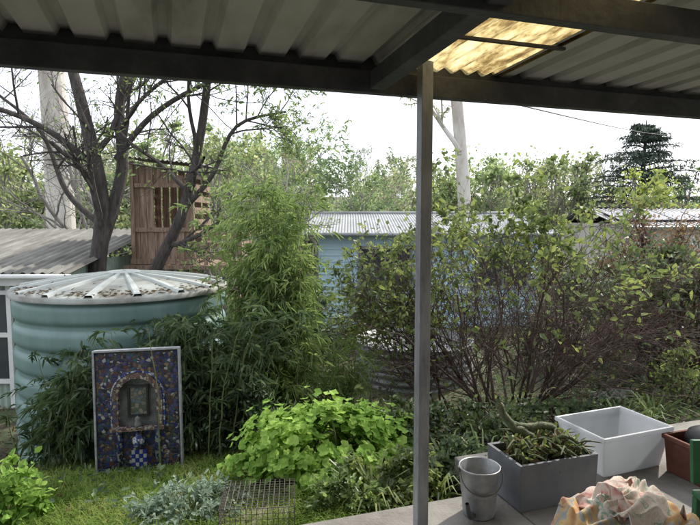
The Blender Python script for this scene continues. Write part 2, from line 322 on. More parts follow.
def shrub(name,base,rad,ncl,nleaf,L,W,mat,wood=M_twig,seed=1,sig=.16,kind='leaf',stems=True,droop=.15,link=True,low=-.1):
    rng=np.random.default_rng(seed); base=np.array(base,float); rad=np.array(rad,float)
    d=rng.normal(size=(ncl,3)); d[:,2]=np.abs(d[:,2])+low; d=nrm(d); rr=rng.uniform(.45,1,(ncl,1))**.6
    C=base+np.array([0,0,rad[2]*.12])+d*rr*rad*rng.uniform(.82,1.12,(ncl,1))
    g=G()
    cs=rng.uniform(.5,1.6,ncl); cs/=cs.sum()
    for c,f in zip(C,cs):
        n=int(nleaf*f); o=rng.normal(size=(n,3)); o=nrm(o)*np.abs(rng.normal(size=(n,1)))*sig*np.array([1,1,.8])*rad.max()*rng.uniform(.7,1.3)
        P=c+o; out=nrm(P-base-np.array([0,0,rad[2]*.3]))
        s=rng.uniform(.6,1.25,n)
        if kind=='round': g.rleaves(P,nrm(out*.7+np.array([0,-.1,.8])+rng.normal(size=(n,3))*.4),L*.5*s,1,rng=rng)
        else: g.leaves(P,nrm(out+rng.normal(size=(n,3))*.9),nrm(out*.4+np.array([0,0,.7])+rng.normal(size=(n,3))*.5),L*s,W*s,1,droop=droop)
        if stems:
            b=base+rng.normal(size=3)*np.array([.12,.12,0])*rad[0]
            mid=(b+c)/2+rng.normal(size=3)*.08*rad.max()+np.array([0,0,.1*rad[2]])
            t=np.linspace(0,1,6)[:,None]; pts=(1-t)**2*b+2*t*(1-t)*mid+t*t*c
            r0=.012*rad.max()+.003; g.tube(pts,np.linspace(r0,r0*.3,6),5,0)
            for _ in range(5):
                e=c+nrm(rng.normal(size=3))*sig*rad.max()*1.3; g.tube([c*.6+pts[3]*.4,(c+e)/2+rng.normal(size=3)*.02*rad.max(),e],[r0*.3,r0*.2,r0*.1],3,0)
    if not link: return g.mesh(name,[wood,mat])
    return g.obj(name,[wood,mat])

# ---------------------------------------------------------------- water tank
tk=empty('rainwater_tank',(-2.56,6.2,-.97))
H=1.80; Rr=1.10; prof=[]
for q in np.linspace(0,H,150):
    f=(q/H*7)%1; b=.032*(1-abs(2*min(1,f/.8)-1)**4) if f<.8 else 0
    prof.append((Rr-.02+b*1.0,q))
g=G(); g.lathe(prof,96); g.obj('tank_wall',M_tank,tk,smooth=True)
g=G()
k=96; rings=[(Rr+.04,H-.03),(Rr+.04,H+.015),(Rr-.03,H+.03),(.8,H+.075),(.55,H+.11),(.3,H+.135),(.12,H+.15),(.02,H+.155)]
g.lathe(rings,k); g.obj('tank_roof',M_tankroof,tk,smooth=True)
g=G()
for q in range(16):
    t=q*2*math.pi/16+.1; c,s_=math.cos(t),math.sin(t)
    w=np.array([-s_,c,0])
    P=[]
    for r_,z_,ww in ((.16,H+.148,.022),(.55,H+.11,.034),(.8,H+.078,.042),(1.11,H+.025,.05)):
        ctr=np.array([c*r_,s_*r_,z_]); P+=[ctr-w*ww-np.array([0,0,.02]),ctr-w*ww*.6+np.array([0,0,.024]),ctr+w*ww*.6+np.array([0,0,.024]),ctr+w*ww-np.array([0,0,.02])]
    F=[]
    for a_ in range(3):
        for b_ in range(3): F.append([a_*4+b_,a_*4+b_+1,a_*4+5+b_,a_*4+4+b_])
    g.add(P,F)
g.obj('roof_ribs',M_rib,tk)
g=G(); g.lathe([(.18,H+.13),(.18,H+.17),(.16,H+.18),(.02,H+.185)],32); g.obj('tank_lid',M_rib,tk,smooth=False)
rng=np.random.default_rng(3); n=2200; t=rng.uniform(0,6.28,n); r_=1.08*np.sqrt(rng.uniform(0,1,n)); P=np.stack([r_*np.cos(t),r_*np.sin(t),H+.158-r_*.11],-1)
D=rng.normal(size=(n,3))*np.array([1,1,.1]); g=G(); g.leaves(P,D,np.tile([0,0,1.],(n,1)),.055,.02,0); g.obj('fallen_leaves',M_litter,tk)

# ---------------------------------------------------------------- shed on the left
sh=empty('garden_shed',(-3.95,7.5,-1.15))
g=G(); g.sheet((-5,0,0),(1,0,0),(0,0,1),5,1.95,.09,.012); g.sheet((0,0,0),(0,1,0),(0,0,1),3.0,2.1,.09,.012); g.obj('walls',M_gwall,sh,smooth=True)
g=G(); g.sheet((-5.1,-.25,2.02),(1,0,0),(0,3.2,.5),5.35,3.4,.13,.02); g.obj('roof',M_rroof,sh,smooth=True)
g=G(); g.tube([(-5.1,-.3,1.98),(.28,-.3,1.98)],.035,10); g.box((-2.4,-.2,1.9),(5.3,.03,.1))
for xx in (-.72,-1.72): g.box((xx,-.04,1.0),(.06,.05,1.75))
for zz in (1.74,.5,1.15): g.box((-1.22,-.04,zz),(.94,.045,.06))
g.obj('gutter_and_window_frame',M_white,sh,smooth=False)
g=G(); g.box((-1.22,-.022,1.12),(.96,.015,1.2)); g.obj('window_glass',M_glass,sh)

# ---------------------------------------------------------------- wooden cubby house on stilts
th=empty('wooden_treehouse',(-3.05,9.3,-1.15))
rng=np.random.default_rng(8); g=G(); zf=2.0
for q in range(8):      # front boards, open hatch in the middle
    x=-.56+q*.125; top=3.66-.03*q+rng.uniform(-.02,.02)
    if 3<=q<=6:
        g.box((x,0,(zf+2.55)/2),(.112,.025,2.55-zf)); g.box((x,0,(top+3.32)/2),(.112,.025,top-3.32))
    else: g.box((x,rng.uniform(-.012,.012),(top+zf-.06)/2),(.115,.025,top-zf+.06),ry=rng.uniform(-.008,.008))
for q in range(8):      # slatted sides
    z=zf+.08+q*.2
    g.box((-.64,.55,z),(.022,1.08,.15)); g.box((.42,.55,z),(.022,1.08,.11))
for q in range(7): g.box((-.56+q*.15,1.1,2.8),(.12,.025,1.65))
for z in (2.14,2.3,2.46): g.box((.82,-.03,z),(.74,.022,.09),ry=rng.uniform(-.02,.02)); g.box((1.2,.5,z),(.022,1.0,.09))
g.box((.78,-.055,2.12),(.9,.02,.09),ry=.35)
g.obj('board_walls',M_wood,th)
g=G(); g.sheet((-.85,-.25,3.78),(1,0,-.1),(0,1,.03),1.5,1.6,.076,.011); g.obj('roof',M_rroof,th,smooth=True)
g=G(); g.box((.28,.5,1.93),(2.0,1.4,.06))
for x,y in ((-.6,-.1),(.45,-.1),(1.15,-.1),(-.6,1.1),(1.15,1.1)): g.box((x,y,.95),(.1,.1,1.88))
g.box((-.6,-.035,2.85),(.06,.04,1.7)); g.box((.4,-.035,2.75),(.06,.04,1.55)); g.box((1.2,-.03,2.25),(.06,.05,.6)); g.box((.62,-.03,2.25),(.06,.05,.6))
g.box((-.1,-.03,3.3),(.92,.03,.07)); g.box((-.1,-.03,2.56),(.92,.03,.07)); g.box((-.1,-.04,2.02),(1.1,.04,.09)); g.box((-.25,-.1,1.4),(.07,.05,1.2),ry=.5); g.obj('platform_and_frame',M_wood,th)

# ---------------------------------------------------------------- houses
bh=empty('pale_blue_house',(0,0,0))
g=G(); g.box((2.0,17,.02),(5.6,6,2.5))
g.obj('walls',M_blue,bh)
g=G(); g.sheet((-1.2,13.55,1.24),(1,0,0),(0,3.45,.5),6.4,3.5,.076,.01); g.sheet((-1.2,20.45,1.24),(1,0,0),(0,-3.45,.5),6.4,3.5,.076,.01); g.obj('roof',M_zinc,bh,smooth=True)
g=G(); g.tube([(-1.2,13.5,1.2),(5.2,13.5,1.2)],.05,8); g.tube([(-1.2,17,1.76),(5.2,17,1.76)],.05,6)
for x in (.9,3.9):
    g.box((x-.65,13.97,.35),(.08,.08,1.1)); g.box((x+.65,13.97,.35),(.08,.08,1.1)); g.box((x,13.97,.86),(1.38,.08,.08)); g.box((x,13.97,-.16),(1.45,.1,.08)); g.box((x,13.975,.35),(.05,.06,1.0))
g.obj('gutter_and_window_frames',M_zinc,bh)
g=G(); g.box((.9,13.985,.35),(1.25,.03,1.0)); g.box((3.9,13.985,.35),(1.25,.03,1.0)); g.obj('window_glass',M_glass,bh)
g=G()
for z in np.arange(-1.1,1.1,.16): g.box((2.0,13.99,z),(5.62,.03,.02))
g.obj('weatherboard_laps',M_blue,bh)
nh=empty('neighbour_house',(0,0,0))
g=G(); g.box((13.0,23,.0),(6,6,2.8)); g.obj('walls',M_brick,nh)
g=G(); g.sheet((9.7,19.6,1.3),(1,0,0),(0,3.4,.7),7,3.5,.2,.015); g.sheet((9.7,26.4,1.3),(1,0,0),(0,-3.4,.7),7,3.5,.2,.015); g.obj('roof',M_dkroof,nh)
g=G()
for q in range(5): g.box((10.5+q*1.05,21.2,1.69),(.98,1.6,.04),rx=math.atan(.206))
g.obj('solar_panels',M_glass,nh)
g=G(); g.tube([(9.7,19.55,1.27),(16.7,19.55,1.27)],.05,8)
g.obj('gutter',M_zinc,nh)
g=G(); pr=[(.95,z) for z in (0,)]+[(.95+.012*math.sin(z*60),z) for z in np.linspace(0,.72,60)]+[(.97,.75),(.93,.76),(.92,.6),(.02,.6)]
g.lathe(pr,64); o=g.obj('round_garden_bed',M_zinc,smooth=True); o.location=(1.05,8.9,-1.12)

# ---------------------------------------------------------------- mosaic panel
mp=empty('mosaic_shrine_panel',(-1.72,4.35,gzn(-1.72,4.35)-.02)); mp.rotation_euler=(math.radians(-4),math.radians(-1),math.radians(8))
W_,H_=.68,1.04
def archpts(w,h0,n=14):
    a=np.linspace(math.pi,0,n); return [(w*math.cos(t),h0+w*math.sin(t)) for t in a]
g=G(); g.box((0,.05,H_/2),(W_,.04,H_)); g.obj('backing',M_conc,mp)
zb=.42; aw=.15; ah=.66
arc=[(-aw,zb)]+archpts(aw,ah,18)+[(aw,zb)]
pts_o=[]
for (x,z) in arc:
    if z<=ah+1e-6: pts_o.append((math.copysign(W_/2-.02,x),z))
    else:
        dx,dz=x,z-ah; s1=(W_/2-.02)/max(abs(dx),1e-6); s2=(H_-.02-ah)/dz; s=min(s1,s2); pts_o.append((dx*s,ah+dz*s))
g=G(); V=[];F=[]
for (x,z),(X2,Z2) in zip(arc,pts_o): V+=[(x,0,z),(X2,0,Z2)]
for q in range(len(arc)-1): F.append([q*2,q*2+2,q*2+3,q*2+1])
g.add(V,F)
g.add([(-W_/2+.02,0,.02),(W_/2-.02,0,.02),(W_/2-.02,0,zb),(-W_/2+.02,0,zb)],[[0,1,2,3]])
xr=W_/2-.02; zt=H_-.02
for sg in (-1,1):
    side=[p for p in pts_o if abs(abs(p[0])-xr)<1e-4 and p[0]*sg>0 and p[1]>ah]; top=[p for p in pts_o if abs(p[1]-zt)<1e-4 and p[0]*sg>0]
    if side and top:
        s_=max(side,key=lambda p:p[1]); t_=max(top,key=lambda p:abs(p[0])); 
        g.add([(s_[0],0,s_[1]),(sg*xr,0,zt),(t_[0],0,t_[1]),((s_[0]+t_[0])/2,0,(s_[1]+t_[1])/2)],[[0,1,2,3]])
g.obj('mosaic_field',M_mos,mp)
def archband(r0,r1,yf,yb,mat,name,base=zb):
    g=G(); ring=[(-r0,base)]+archpts(r0,ah,22)+[(r0,base)]; ro=[(-r1,base)]+archpts(r1,ah,22)+[(r1,base)]; V=[];F=[]
    for (x,z),(x2,z2) in zip(ring,ro): V+=[(x,yb,z),(x,yf,z),(x2,yf,z2),(x2,yb,z2)]
    for q in range(len(ring)-1):
        for e in range(3): F.append([q*4+e,q*4+e+1,q*4+5+e,q*4+4+e])
    g.add(V,F); g.obj(name,mat,mp)
archband(aw,aw+.045,-.022,.028,M_mosarch,'arch_tiles')
archband(aw+.05,aw+.062,-.012,.01,M_mosblue,'arch_trim')
g=G(); V2=[];F2=[]
for q,(x,z) in enumerate(arc): V2+=[(x,.028,z),(0,.028,max(zb,min(z,ah)))]
for q in range(len(arc)-1): F2.append([q*2,q*2+2,q*2+3,q*2+1])
g.add(V2,F2); g.obj('niche_back',M_nich,mp)
g=G()
for x in (-.075,.075): g.box((x,.015,.62),(.018,.02,.26))
for z in (.5,.74): g.box((0,.015,z),(.132,.02,.018))
g.obj('niche_picture_frame',M_black,mp)
g=G(); g.box((0,.021,.62),(.13,.006,.222)); g.obj('niche_picture',mosaic_mat('picture',[(.14,.15,.11),(.08,.1,.07),(.2,.18,.14),(.1,.13,.15)],30),mp)
g=G(); g.box((0,-.03,.405),(.42,.06,.025)); g.obj('shelf',M_mosarch,mp)
g=G(); g.lathe([(.001,.42),(.022,.42),(.026,.44),(.016,.47),(.02,.49),(.001,.51)],16,(0.0,-.03,0)); g.obj('niche_figurine',M_nich,mp,smooth=True)
M_wt=solid('glazed_white_tile',[(.3,.31,.33),(.42,.43,.45)],.2,scale=9,bump=0)
g=G()
for r in range(5):
    for c in range(4):
        if (r+c)%2==0: g.box((-.045+c*.03,-.006,.07+r*.034),(.027,.016,.031))
g.obj('white_tiles',M_wt,mp,bevel=.002)
g=G()
for r in range(5):
    for c in range(4):
        if (r+c)%2==1: g.box((-.045+c*.03,-.006,.07+r*.034),(.027,.016,.031))
g.obj('blue_tiles',solid('cobalt_tile',[(.015,.03,.18),(.03,.05,.28)],.15,scale=9,bump=0),mp,bevel=.002)
g=G(); g.lathe([(.001,.25),(.035,.25),(.05,.28),(.05,.32),(.025,.35),(.03,.375),(.001,.376)],20,(0,-.01,0))
for sg in (-1,1): g.lathe([(.001,.1),(.022,.1),(.022,.36),(.03,.38),(.001,.381)],12,(sg*.15,-.004,0))
g.obj('jar_and_columns',M_mosblue,mp,smooth=True)
fm=solid('frame_white',[(.22,.23,.25),(.42,.43,.44)],.6,scale=20)
g=G(); g.box((-W_/2+.005,.02,H_/2),(.014,.07,H_+.01)); g.box((W_/2-.005,.02,H_/2),(.014,.07,H_+.01)); g.box((0,.021,H_),(W_-.024,.068,.014)); g.box((0,.021,.01),(W_-.024,.068,.014)); g.obj('frame',fm,mp)

# ---------------------------------------------------------------- near objects
def tapbox(g,w,d,h,tp=.9,th=.006,lip=0,m=0):
    def ring(sx,sy,z): return [(-sx,-sy,z),(sx,-sy,z),(sx,sy,z),(-sx,sy,z)]
    w/=2;d/=2
    rings=[ring(w*tp,d*tp,0)]
    rings.append(ring(w,d,h-(.03 if lip else 0)))
    if lip: rings+= [ring(w+lip,d+lip,h-.03),ring(w+lip,d+lip,h)]
    else: rings.append(ring(w,d,h))
    rings+=[ring(w-th,d-th,h),ring(w*tp-th,d*tp-th,th)]
    V=[p for r in rings for p in r]; F=[[3,2,1,0]]
    for a in range(len(rings)-1):
        for b in range(4): F.append([a*4+b,a*4+(b+1)%4,a*4+4+(b+1)%4,a*4+4+b])
    n=len(V); F.append([n-4,n-3,n-2,n-1]); g.add(V,F,m)
pl=empty('planter_box',(1.115,3.10,0),ANG)
g=G(); tapbox(g,.52,.33,.265,.97,.022); g.obj('box',M_plant,pl,bevel=.006)
g=G(); g.box((0,0,.11),(.46,.27,.2)); g.obj('soil',M_soil,pl)
rng=np.random.default_rng(4); g=G()
def curve(P,n=14):
    P=np.array(P,float); t=np.linspace(0,len(P)-1,n); out=[]
    for q in t:
        i=int(min(q,len(P)-2)); f=q-i; p0=P[max(i-1,0)];p1=P[i];p2=P[i+1];p3=P[min(i+2,len(P)-1)]
        out.append(.5*((2*p1)+(-p0+p2)*f+(2*p0-5*p1+4*p2-p3)*f*f+(-p0+3*p1-3*p2+p3)*f**3))
    return np.array(out)
def stem(P,r):
    c=curve(P,22); c+=rng.normal(size=c.shape)*.003; rr=np.interp(np.linspace(0,1,22),[0,.4,.85,1],r)*rng.uniform(.88,1.12,22); g.tube(c,rr,9,0)
    for q in range(60):  # small areoles / leaf scars along the stem
        k=rng.integers(2,20); nn=nrm(rng.normal(size=3)); g.tube([c[k]+nn*rr[k]*.7,c[k]+nn*(rr[k]+.008)],[.004,.001],4,2)
stem([(.02,.02,.2),(-.05,.05,.33),(-.16,.07,.40),(-.22,.1,.50),(-.235,.1,.56)],[.018,.024,.022,.007])
stem([(-.16,.07,.40),(-.02,.08,.37),(.1,.07,.36),(.18,.04,.29)],[.016,.024,.02,.007])
stem([(.0,.0,.2),(.05,-.05,.33),(.14,-.08,.34),(.24,-.1,.24)],[.012,.014,.01,.004])
for q in range(60):
    a=rng.uniform(0,6.28); b=np.array([rng.uniform(-.18,.2),rng.uniform(-.1,.1),.2]); l=rng.uniform(.12,.28)
    c=curve([b,b+np.array([math.cos(a)*l*.3,math.sin(a)*l*.3,l*.5]),b+np.array([math.cos(a)*l*.8,math.sin(a)*l*.8,l*.5])],8); g.tube(c,np.interp(np.linspace(0,1,8),[0,.4,1],[.006,.009,.002]),5,0)
P=np.stack([rng.uniform(-.2,.22,300),rng.uniform(-.12,.12,300),rng.uniform(.2,.34,300)],-1); g.leaves(P,rng.normal(size=(300,3))+[0,0,.5],rng.normal(size=(300,3))+[0,0,1],.05,.02,1)
P=np.stack([rng.uniform(-.2,.22,120),rng.uniform(-.12,.12,120),rng.uniform(.2,.35,120)],-1); g.leaves(P,rng.normal(size=(120,3))+[0,0,.2],rng.normal(size=(120,3))+[0,0,1],.08,.02,2)
g.obj('succulents',[M_cactus,M_apple,M_litter],pl,smooth=True)

tb=empty('plastic_tub',(1.73,3.52,0),ANG+.05)
g=G(); tapbox(g,.56,.40,.27,.84,.005,.014); g.obj('tub_body',M_tub,tb,bevel=.008)
bk=empty('metal_bucket',(.70,2.87,0))
g=G(); g.lathe([(.001,.004),(.08,.004),(.083,0),(.085,.01),(.095,.12),(.097,.125),(.0985,.13),(.106,.255),(.111,.26),(.112,.266),(.109,.27),(.104,.265),(.083,.012),(.001,.012)],40); g.obj('pail',M_galv,bk,smooth=True)
t=np.linspace(0,math.pi,16); g=G()
g.tube(np.stack([.113*np.cos(t),-.05-.105*np.sin(t)*.55,.25-.1*np.sin(t)],-1),.0035,6); g.box((.112,0,.25),(.008,.025,.03)); g.box((-.112,0,.25),(.008,.025,.03)); g.obj('handle',M_wire,bk)
g=G(); g.tube(curve([(-.05,-.07,.03),(-.075,-.12,.05),(-.095,-.14,.13)],8),np.linspace(.018,.01,8),8); g.obj('spout',M_beam,bk,smooth=True)

# stool with cloths
st=empty('cloth_pile_on_stool',(1.14,2.14,-.04),ANG)
g=G(); g.box((0,0,.42),(.42,.36,.03))
for sx in (-.18,.18):
    for sy in (-.15,.15): g.box((sx,sy,.2225),(.035,.035,.365))
g.obj('stool',M_wood2,st,bevel=.004)
def cloth(name,c,w,d,z0,mat,seed,amp=.05,drop=.12,rz=0,sx=.23,sy=.2):
    n=90; u=np.linspace(-w/2,w/2,n); v=np.linspace(-d/2,d/2,n); U,Vv=np.meshgrid(u,v)
    Z=np.zeros_like(U)
    cr,sr=math.cos(rz),math.sin(rz); 
    ed=1+.06*np.sin(np.arctan2(Vv,U)*5+seed)+.04*np.sin(np.arctan2(Vv,U)*11+seed*2); U=U*ed; Vv=Vv*ed
    Xl=c[0]+U*cr-Vv*sr; Yl=c[1]+U*sr+Vv*cr
    for a in range(n):
        for b in range(n):
            x,y=Xl[a,b],Yl[a,b]; p=Vector((x*5+seed,y*9,seed)); wob=mnoise.noise(Vector((x*4,y*4,seed+9)))
            q1=mnoise.noise(p+Vector((wob*2.2,wob*2.2,0)))*2; f=math.exp(-q1*q1*2.5)*amp+mnoise.noise(p*1.9)*amp*.35
            ex=max(0,abs(x)-sx); ey=max(0,abs(y)-sy); e=math.hypot(ex,ey); Z[a,b]=z0+f-min(drop,e*3.0)-(e*e)*2-((x*x+y*y)*.45)
            Xl[a,b]+= wob*.03; Yl[a,b]+=mnoise.noise(p)*.02
    g=G(); i=np.arange(n-1)[:,None]*n; j=np.arange(n-1)[None]; g.add(np.stack([Xl,Yl,Z],-1),np.stack([i+j,i+j+1,i+n+j+1,i+n+j],-1).reshape(-1,4))
    o=g.obj(name,mat,st,smooth=True); m=o.modifiers.new('t','SOLIDIFY'); m.thickness=.006; return o
cloth('orange_cloth',(-.02,-.02),.54,.46,.445,M_cloth2,2.3,.045,.22,0,.21,.18)
cloth('patterned_cloth',(.04,.03),.42,.36,.485,M_cloth,7.1,.06,.1,.4,.14,.12)
cloth('pink_cloth',(-.02,.06),.26,.22,.525,M_cloth3,12.4,.05,.06,.2,.08,.07)
# crate on the right
cr=empty('terracotta_storage_crate',(2.24,3.28,0),ANG)
g=G(); tapbox(g,.4,.36,.24,.92,.01,.012); g.obj('crate',M_maroon,cr,bevel=.006)
g=G(); g.lathe([(.001,.18),(.13,.18),(.16,.23),(.14,.28),(.08,.31),(.001,.315)],24,(.0,0,0)); g.obj('dark_cloth_bundle',M_black,cr,smooth=True)
gc=empty('green_garden_chair',(1.74,2.26,-.02),ANG-.3)
g=G(); g.box((0.02,0,.36),(.36,.38,.025)); g.box((0.02,.2,.5),(.36,.025,.2),rx=-.1)
for sx in (-.14,.18):
    for sy in (-.17,.17): g.box((sx,sy,.183),(.035,.035,.325))
g.obj('chair_frame',M_greenp,gc,bevel=.006)

# wire cage
wc=empty('wire_cage',(-.54,3.13,gzn(-.54,3.13)-.03),.1)
g=G(); w,d,h=.42,.34,.23
for q in np.linspace(-w/2,w/2,15):
    g.tube([(q,-d/2,0),(q,-d/2,h)],.0018,4); g.tube([(q,d/2,0),(q,d/2,h)],.0018,4); g.tube([(q,-d/2,h),(q,d/2,h)],.0018,4)
for q in np.linspace(-d/2,d/2,12):
    g.tube([(-w/2,q,0),(-w/2,q,h)],.0018,4); g.tube([(w/2,q,0),(w/2,q,h)],.0018,4); g.tube([(-w/2,q,h),(w/2,q,h)],.0018,4)
for z in np.linspace(0,h,8):
    g.tube([(-w/2,-d/2,z),(w/2,-d/2,z)],.0018,4); g.tube([(-w/2,d/2,z),(w/2,d/2,z)],.0018,4); g.tube([(-w/2,-d/2,z),(-w/2,d/2,z)],.0018,4); g.tube([(w/2,-d/2,z),(w/2,d/2,z)],.0018,4)
g.obj('wire_mesh',M_wire,wc)
g=G(); g.box((0,0,.05),(w-.01,d-.01,.012)); g.obj('tray',M_wood2,wc)

# ---------------------------------------------------------------- bare dark tree
rng=np.random.default_rng(21); out=[];tips=[]
cfg=dict(seg=.22,wander=.13,up=.02,levels=4,kids=[0,5,5,3,0],ang=(25,65),ratio=.6,t0=.2,tap=.5,rmin=.003)
def limb(P,r0,r1,kids=8,Lc=1.5,n=16,bias=None):
    c=curve([(p[0],p[1],p[2]) for p in P],n); rad=np.linspace(r0,r1,n); out.append((c,rad,0))
    for _ in range(kids):
        k=rng.integers(int(n*.35),n); dd=nrm(c[min(k,n-1)]-c[k-1]); side=nrm(np.cross(dd,rng.normal(size=3))); an=math.radians(rng.uniform(30,70))
        nd=dd*math.cos(an)+side*math.sin(an)*np.array([1,.8,1]); 
        grow(rng,out,tips,c[k],nd,Lc*rng.uniform(.6,1.2),rad[k]*.5,1,cfg)
limb([(-3.9,8.3,-1.2),(-3.87,8.3,.5),(-3.7,8.25,1.75),(-3.85,8.2,2.9),(-4.15,8.3,4.1),(-4.3,8.4,5.2)],.15,.05,8)
limb([(-3.75,8.27,1.2),(-3.45,8.4,2.3),(-3.5,8.5,3.3),(-3.3,8.6,4.3),(-3.2,8.6,5.2)],.1,.05,7)
limb([(-3.6,8.35,-1.2),(-3.1,8.35,.5),(-2.75,8.3,1.2),(-2.45,8.2,1.8),(-2.15,8.1,2.9),(-2.0,8.1,4.0),(-1.8,8.0,5)],.11,.04,8)
limb([(-3.55,8.45,2.5),(-2.9,8.2,3.1),(-2.0,7.9,3.5),(-1.0,7.7,3.75)],.05,.02,7,1.1)
limb([(-3.8,8.2,2.4),(-4.4,8.0,2.9),(-5.2,7.9,3.2),(-6,7.8,3.2)],.05,.02,6,1.1)
limb([(-2.5,8.2,1.7),(-2.0,8.0,2.2),(-1.6,7.9,2.9),(-.9,7.9,3.1)],.045,.015,7,1.0)
limb([(-3.75,8.3,1.5),(-4.3,8.4,2.0),(-4.7,8.5,2.9),(-5.4,8.6,3.5)],.05,.02,5,1.1)
g=G(); put_tubes(g,out,0,(12,7,5,3,3,3)); tip_leaves(rng,g,tips,4,.07,.024,1,keep=lambda P,r:(r.uniform(size=len(P))<np.clip((P[:,0]+4.5)/3.5,.05,.9)))
g.obj('dark_branching_tree',[M_bark,M_bamboo])

# gum trees
def gum(name,base,top,r0,r1,seed,kids=10,leaf=True,forks=()):
    rng=np.random.default_rng(seed); out=[];tips=[]; b=np.array(base,float);t_=np.array(top,float); n=22
    s=np.linspace(0,1,n)[:,None]; c=b+(t_-b)*s+np.sin(s*5)*np.array([.12,0,0]); rad=np.linspace(r0,r1,n); rad[0]*=1.25; out.append((c,rad,0))
    cf=dict(seg=.6,wander=.12,up=.05,levels=3,kids=[0,5,4,0],ang=(25,55),ratio=.55,t0=.3,tap=.45,rmin=.01)
    for _ in range(kids):
        k=rng.integers(int(n*.62),n); grow(rng,out,tips,c[k],nrm(np.array([rng.normal(),rng.normal(),.7])),rng.uniform(2.5,4),rad[k]*.4,1,cf)
    for p,d,l,r in forks: grow(rng,out,tips,p,d,l,r,1,cf)
    g=G(); put_tubes(g,out,0,(18,8,5,4)); tip_leaves(rng,g,tips,26,.2,.045,1,droop=.5,spread=1.6); g.obj(name,[M_gum,M_far2])
gum('gum_tree',(-10.0,19,-1.6),(-10.5,19.3,15),.5,.3,31,7)
gum('gum_tree',(5.4,25,-1.6),(4.1,25.5,15),.33,.2,32,6,forks=[((4.95,25,4.6),(-.6,0,.8),3.2,.13)])

def leafytree(name,base,h,spread,seed,lm,wm=M_gtwig,per=10,L=.08,W=.03,k1=11,r=.09):
    rng=np.random.default_rng(seed); out=[];tips=[]
    cf=dict(seg=.25,wander=.14,up=.04,levels=3,kids=[k1,6,4,0],ang=(25,65),ratio=.55,t0=.3,tap=.4,rmin=.004)
    for q in range(3):
        grow(rng,out,tips,base,nrm(np.array([rng.normal()*.3,rng.normal()*.2,1])),h*rng.uniform(.75,1),r*rng.uniform(.6,1),0,cf)
    g=G(); put_tubes(g,out,0,(8,5,4,3)); tip_leaves(rng,g,tips,per,L,W,1); return g.obj(name,[wm,lm])
leafytree('small_leafy_tree',(-2.3,12.5,-1.3),5.0,1,41,M_bamboo,per=7)
leafytree('small_leafy_tree',(-.9,21,-1.4),5.6,1,43,M_far,per=9,L=.14,W=.06)
leafytree('bare_orchard_tree',(-6.9,16,-1.3),5.6,1,45,M_far2,per=2,k1=8)

# conifer
rng=np.random.default_rng(51); g=G(); bx,by=19.0,36.0; g.tube([(bx,by,-1.6),(bx,by,4),(bx+.1,by,7.9)],[.3,.18,.03],8,0)
P=[];D=[]
for q in range(130):
    z=rng.uniform(1.2,7.6); a=rng.uniform(0,6.28); l=(8.3-z)*.72*rng.uniform(.55,1.15)+.3; d=np.array([math.cos(a),math.sin(a),0])
    s=np.linspace(0,1,7)[:,None]; b=np.array([bx,by,z])+d*l*s+np.array([0,0,1])*(.35*l*s-.3*l*s*s); g.tube(b,np.linspace(.05,.01,7),4,0)
    n=80; k=rng.uniform(.15,1,n); sd=np.array([-d[1],d[0],0]); pp=np.array([bx,by,z])+d*l*k[:,None]+np.array([0,0,1])*(.35*l*k-.3*l*k*k)[:,None]+sd*(rng.normal(size=n)*.22*l*(1.15-k))[:,None]+rng.normal(size=(n,3))*.06
    P.append(pp); D.append(np.tile(d,(n,1))+rng.normal(size=(n,3))*.7)
P=np.concatenate(P);D=np.concatenate(D); g.leaves(P,D,np.tile([0,0,1.],(len(P),1)),.26,.08,1,droop=.25); g.obj('conifer_tree',[M_bark,M_con])
shrub('lime_green_tree',(15.9,29,-1.4),(2.6,2.4,4.9),70,9000,.2,.12,M_yel,M_gtwig,52,sig=.09)

# distant trees (instanced meshes under one parent)
dt=empty('distant_trees')
types=[]
for q in range(5):
    ls,lm_=[(4200,M_far),(2400,M_far2),(3600,M_far),(1900,M_far2),(2800,M_far)][q]
    types.append(shrub('distant_crown',(0,0,0),(1.0,1.0,1.9),[40,28,50,22,34][q],ls,.08,.048,lm_,M_gtwig,60+q,sig=[.1,.075,.08,.085,.11][q],link=False,low=[.15,.3,-.1,.5,.1][q]))
for q in range(3):
    rng=np.random.default_rng(70+q); out=[];tips=[]; cf=dict(seg=.15,wander=.12,up=.05,levels=3,kids=[8,6,4,0],ang=(20,50),ratio=.5,t0=.45,tap=.4,rmin=.004)
    for _ in range(2): grow(rng,out,tips,(0,0,0),nrm(np.array([rng.normal()*.12,rng.normal()*.12,1])),1.8,.035,0,cf)
    g=G(); put_tubes(g,out,0,(6,4,3,3)); tip_leaves(rng,g,tips,[9,6,1][q],.06,.026,1,droop=.3,spread=1.5); types.append(g.mesh('distant_gum',[[M_gum,M_gum,M_gtwig][q],M_far2]))
rng=np.random.default_rng(80)
for q in range(95):
    d=rng.uniform(50,120) if q>45 else rng.uniform(24,50); tx=rng.uniform(-.85,.85); 
    sky_=np.interp(tx*549+350,[-100,0,60,160,260,330,420,500,560,620,720,830],[145,138,130,128,140,142,152,160,158,166,168,160])+(rng.uniform(-14,34) if rng.uniform()<.45 else rng.uniform(15,48))
    top=1.6+(215-sky_)/549*d; x=tx*d; y=d; b=gzn(x,y); h=top-b
    if h<2.5: continue
    if abs(x-19)<5 and 26<y<40: continue
    if abs(x-16)<4 and y<33: continue
    o=bpy.data.objects.new('distant_tree',types[rng.choice(8,p=[.2,.1,.2,.1,.18,.09,.08,.05])]); COL.objects.link(o); o.parent=dt
    w=h/2.1*rng.uniform(.7,1.25); o.location=(x,y,b-.2); o.scale=(w,w,h/2.05); o.rotation_euler=(0,0,rng.uniform(0,6.28))
